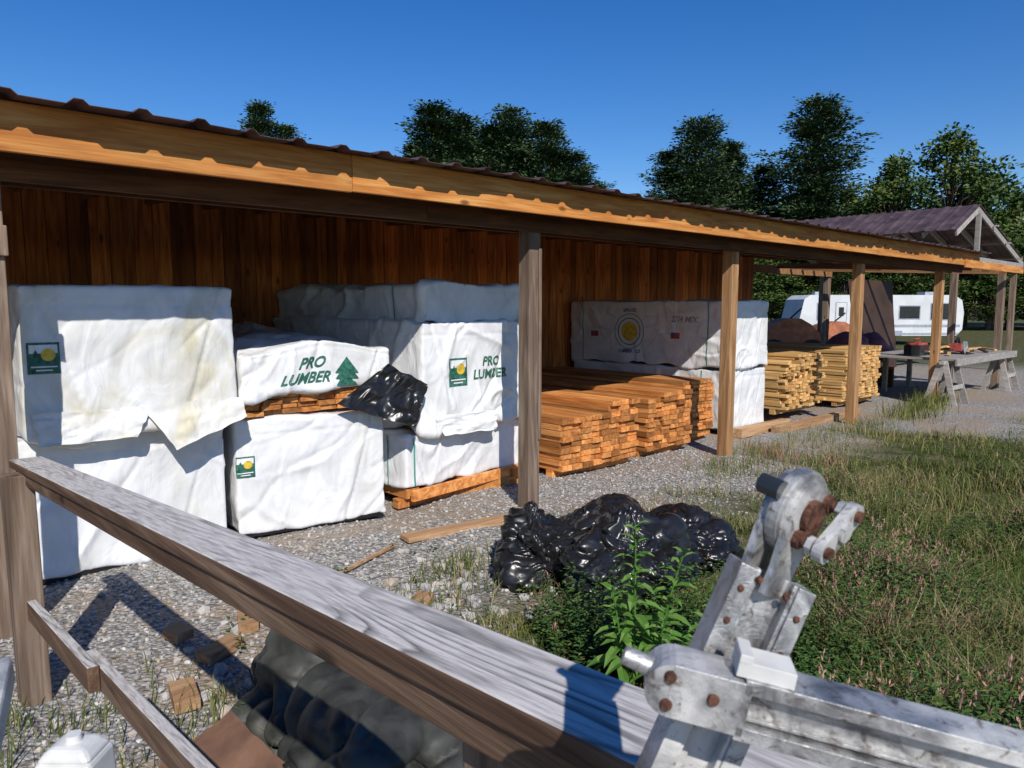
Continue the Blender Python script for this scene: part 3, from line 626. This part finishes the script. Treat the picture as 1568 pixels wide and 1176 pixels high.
for i,(r,f,h,k,w) in enumerate([(24.7,60,18.2,0,1.05),(15.1,60,17.0,2,.95),(18.7,64,15.8,1,1),(22.2,66,14.2,3,1.1),(-6.2,60,17.8,1,1.1),(-3.8,61,17.5,2,.95),(-.1,62,18.0,0,.9),(2.7,60,16.4,4,1.0),(4.8,60,14.0,3,1.2),(-1.8,63,16.8,3,1.1),(-20,60,17.9,1,.75),(-18.4,61,16.4,3,.75),(13.2,63,14.8,4,1),(6.8,63,12.2,1,1.3),(-8.0,62,15.2,3,.9),(20.6,72,14.5,1,1.4),(17,66,14,2,1.1),(26.9,66,14.2,3,1.1),(.8,68,16.5,1,1.2),(-4.5,68,17,0,1.1)]):
    tree('pine_tree',pm[k],r,f,h,17,w)
for i,(r,f,h,k,w) in enumerate([(29.8,58,13.2,0,1.1),(34,58,15.4,1,1.2),(37.5,61,13.2,2,1.2),(40.6,60,11.0,0,1.1),(43,58,10.3,1,1.2),(28.4,63,11.8,2,1.1),(24,64,11.6,1,1.1),(47,60,11.5,2,1.3),(32,64,12.3,0,1.3)]):
    tree('deciduous_tree',dm[k],r,f,h,12,w)
tl=empty('distant_tree_line')
for r in np.arange(-45,75,3.2): tree('tree',dm[random.randrange(3)],r+random.uniform(-1,1),random.uniform(68,78),random.uniform(7.5,11),12,random.uniform(1.2,1.6),tl)
for r in np.arange(14,60,2.2): tree('bush',dm[random.randrange(3)],r+random.uniform(-1,1),random.uniform(57,62),random.uniform(3.5,6),12,random.uniform(1.8,2.3),tl)
# ---------------------------------------------------------------- travel trailer
q=QB(); L=9.6
prof=[(-L/2,.75),(-L/2-.15,1.5),(-L/2+.1,2.65),(-L/2+.45,2.9),(L/2-.5,2.9),(L/2-.05,2.6),(L/2+.1,1.9),(L/2+.05,.9),(L/2-.3,.55),(-L/2+.3,.55)]
q.prism(prof,(0,0,0),Vector((1,0,0)),Vector((0,0,1)),Vector((0,1,0)),2.4,m=0)
for a,b_,z0,z1 in((-3.9,-3.3,1.5,2.4),(-1.9,-.8,1.55,2.25),(1.0,2.2,1.55,2.25),(2.9,4.3,1.5,2.4)): q.box(a,b_,-1.22,-1.203,z0,z1,m=1); q.box(a-.06,b_+.06,-1.21,-1.202,z0-.06,z1+.06,m=2)
q.box(-2.85,-2.15,-1.215,-1.202,.75,2.5,m=2); q.box(-2.8,-2.2,-1.222,-1.216,.8,2.45,m=0); q.box(-2.65,-2.35,-1.235,-1.223,1.7,2.2,m=1)
q.box(-L/2+.1,L/2-.1,-1.212,-1.202,1.05,1.2,m=2); q.box(-L/2+.2,L/2-.2,-1.212,-1.202,.6,.72,m=2); q.box(-.6,.5,-.5,.5,2.9,3.15,m=0); q.box(-3.6,-3.2,-.2,.2,2.9,3.1,m=2)
q.box(3.0,3.8,-.4,.4,2.9,3.1,m=2)
for xx in(-.5,.5): q.tube([(xx,-1.25,.36),(xx,1.2,.36)],[.36,.36],16,m=3,caps=True)
q.box(-1.2,1.2,-1.24,-1.203,.56,.85,m=2)
o=q.obj('travel_trailer',[M['rv'],M['dark'],M['rvg'],M['rubber']],None,.03); o.location=at(17.7,36.2); o.rotation_euler=(0,0,R(-42.4+4)); o.scale=(.83,.83,.83)
# ---------------------------------------------------------------- far pole shed
ps=empty('open_pole_shed'); rx,y0,y1=20.6,5.7,11.5; zr,ze=4.30,3.60
for nm,xe in(('roof_panel_west',19.0),('roof_panel_east',25.0)):
    n=30;V=[]; ze_=ze if xe<rx else 3.1
    for yy in np.linspace(y0,y1,n*3+1):
        k=.025*(abs(math.sin((yy-y0)*math.pi/.3))>.9)
        V+=[(rx,yy,zr+k),(xe,yy,ze_+k)]
    q=QB(); q.add(V,[[2*i,2*i+2,2*i+3,2*i+1] for i in range(n*3)],.5); o=q.obj(nm,[M['roof']],ps); o.modifiers.new('s','SOLIDIFY').thickness=.01
q=QB()
for yy in np.arange(y0+.05,y1,.7):
    q.beam((rx,yy,zr-.11),(19.1,yy,ze-.07),.045,.14); q.beam((rx,yy,zr-.11),(24.9,yy,3.03),.045,.14)
q.beam((19.2,y0+.02,2.95),(24.8,y0+.02,2.95),.05,.2); q.beam((rx,y0+.02,3.0),(rx,y0+.02,zr-.2),.1,.1,(0,1,0))
for t in(.3,.6,.9):
    q.beam((rx+4*t,y0-.1,zr-.03-(zr-3.1)*t-.03),(rx+4*t,y1,zr-.03-(zr-3.1)*t-.03),.09,.04)
q.obj('roof_trusses',[M['grey']],ps)
q=QB()
for xx in(19.6,24.6):
    for yy in(y0+.1,y1-.2): q.box(xx-.07,xx+.07,yy,yy+.14,-.1,3.05)
q.obj('pole_posts',[M['post']],ps,.004)
# ---------------------------------------------------------------- work table & things
wt=QB(); wt.box(15.2,19.1,4.45,6.3,.83,.87); wt.box(15.15,19.15,4.40,4.44,.74,.875); wt.box(15.3,19,6.26,6.3,.74,.83)
for xx in(16.6,18.0): wt.beam((xx,6.2,.0),(xx,6.2,.8),.09,.09,(0,1,0))
wt.obj('work_table',[M['grey']],None,.004)
for xx in(15.35,18.9):
    q=QB(); q.beam((xx-.35,4.62,.80),(xx+.35,4.62,.80),.09,.06)
    for sx in(-.28,.28):
        for sy in(-.25,.25): q.beam((xx+sx+(.06 if sx>0 else -.06),4.62+sy,0),(xx+sx,4.62+sy*.15,.8),.10,.035,(1,0,0))
    q.box(xx-.3,xx+.3,4.42,4.45,.3,.38); q.obj('sawhorse',[M['grey']],None,.003)
q=QB(); q.tube([(17.0,4.8,1.0),(17.0,4.84,1.0)],[.13,.13],20,m=0,caps=True); q.box(16.85,17.2,4.84,5.05,.93,1.08,m=1); q.tube([(17.1,4.95,1.08),(17.0,4.95,1.2),(16.85,4.95,1.12)],[.025]*3,8,m=2); q.box(16.8,17.25,4.7,5.05,.872,.885,m=2); q.obj('circular_saw',[M['alu'],M['red'],M['black']],None,.004)
q=QB(); q.box(15.6,16.1,5.2,5.5,.872,1.08,m=0); q.box(15.62,16.08,5.22,5.48,1.081,1.12,m=1); q.tube([(15.7,5.35,1.12),(15.72,5.35,1.2),(15.98,5.35,1.2),(16.0,5.35,1.12)],[.015]*4,8,m=1); q.obj('tool_box',[M['dark'],M['red']],None,.006)
q=QB()
for i in range(18): a=random.uniform(15.6,18.6); q.beam((a,4.6+random.random(),.89+.02*(i%3)),(a+random.uniform(.2,.7),4.8+random.random(),.90+random.random()*.14),.06,.035,m=0 if i%3 else 1)
q.obj('wood_offcuts_on_table',[M['lum2'],M['panel']])
crumple('maroon_tarp_pile',(16.2,6.9,.85),(.55,.5,.42),'maroon',11,.2,5,False,1.0,0,.2)
crumple('maroon_tarp_pile',(17.2,6.9,.85),(.4,.5,.38),'maroon',12,.2,5,False,1.0,0,.2)
q=QB()
for k in range(5): q.box(15.8,17.8,6.45+k*.22,6.57+k*.22,.42,.46)
for xx in(15.85,16.7,17.7): q.box(xx,xx+.09,6.45,7.45,.0,.415)
q.obj('timber_stand',[M['beam']])
sheet('plywood_panel',(18.1,7.4,.3),(20.0,7.2,.3),(20.2,7.5,2.5),(18.0,7.7,2.5),'panel',8,.01,2)
ex=Vector((.74,-.67,0)); ey=Vector((.67,.74,0))
def tractor(cx,cy,s):
    q=QB()
    q.prism([(x*s,z*s) for x,z in[(-.9,.55),(-.85,1.0),(-.6,1.3),(-.2,1.45),(.25,1.45),(.6,1.25),(.9,.95),(.98,.5)]],(cx,cy,0),ex,Vector((0,0,1)),ey,.9,m=0)
    for sx in(-.65,.65):
        c=Vector((cx,cy,.38*s))+ex*sx*s; q.tube([c-ey*.55,c+ey*.55],[.38*s,.38*s],16,m=1,caps=True)
    q.tube([Vector((cx,cy,1.4*s)),Vector((cx+.3,cy-.3,1.8*s))],[.03,.03],8,m=1); q.obj('rusty_tractor',[M['rustp'],M['rubber']],None,.03)
tractor(23.8,12.1,1.0); tractor(27.0,12.0,.9)
# ---------------------------------------------------------------- camera, light
cam=bpy.data.cameras.new('camera'); co=bpy.data.objects.new('camera',cam); link(co); co.location=(0,0,CH); co.rotation_euler=(R(84),0,TH-math.pi/2)
cam.lens=36*1120/1568; cam.sensor_width=36; cam.clip_end=3000; cam.clip_start=.02; S.camera=co
cam.dof.use_dof=True; cam.dof.focus_distance=6.0; cam.dof.aperture_fstop=18
EL=R(39); sd=Vector((.473*math.cos(EL),.881*math.cos(EL),-math.sin(EL)))
sl=bpy.data.lights.new('sun','SUN'); sl.energy=5.0; sl.angle=R(.5); sl.color=(1,.95,.88); so=bpy.data.objects.new('sun',sl); link(so); so.rotation_euler=sd.to_track_quat('-Z','Y').to_euler()
w=bpy.data.worlds.new('World'); S.world=w; w.use_nodes=True; nt=w.node_tree; bg=nt.nodes['Background']
sk=nt.nodes.new('ShaderNodeTexSky'); sk.sky_type='NISHITA'; sk.sun_disc=False; sk.sun_elevation=EL; sk.sun_rotation=math.atan2(-.473,-.881); sk.ozone_density=4.0; sk.air_density=1.0; sk.dust_density=.1
hs=nt.nodes.new('ShaderNodeHueSaturation'); hs.inputs['Hue'].default_value=.512; hs.inputs['Saturation'].default_value=1.34; hs.inputs['Value'].default_value=1.28
nt.links.new(sk.outputs[0],hs.inputs['Color']); nt.links.new(hs.outputs[0],bg.inputs[0]); bg.inputs[1].default_value=.09
S.view_settings.view_transform='Standard'; S.view_settings.look='None'; S.view_settings.exposure=0
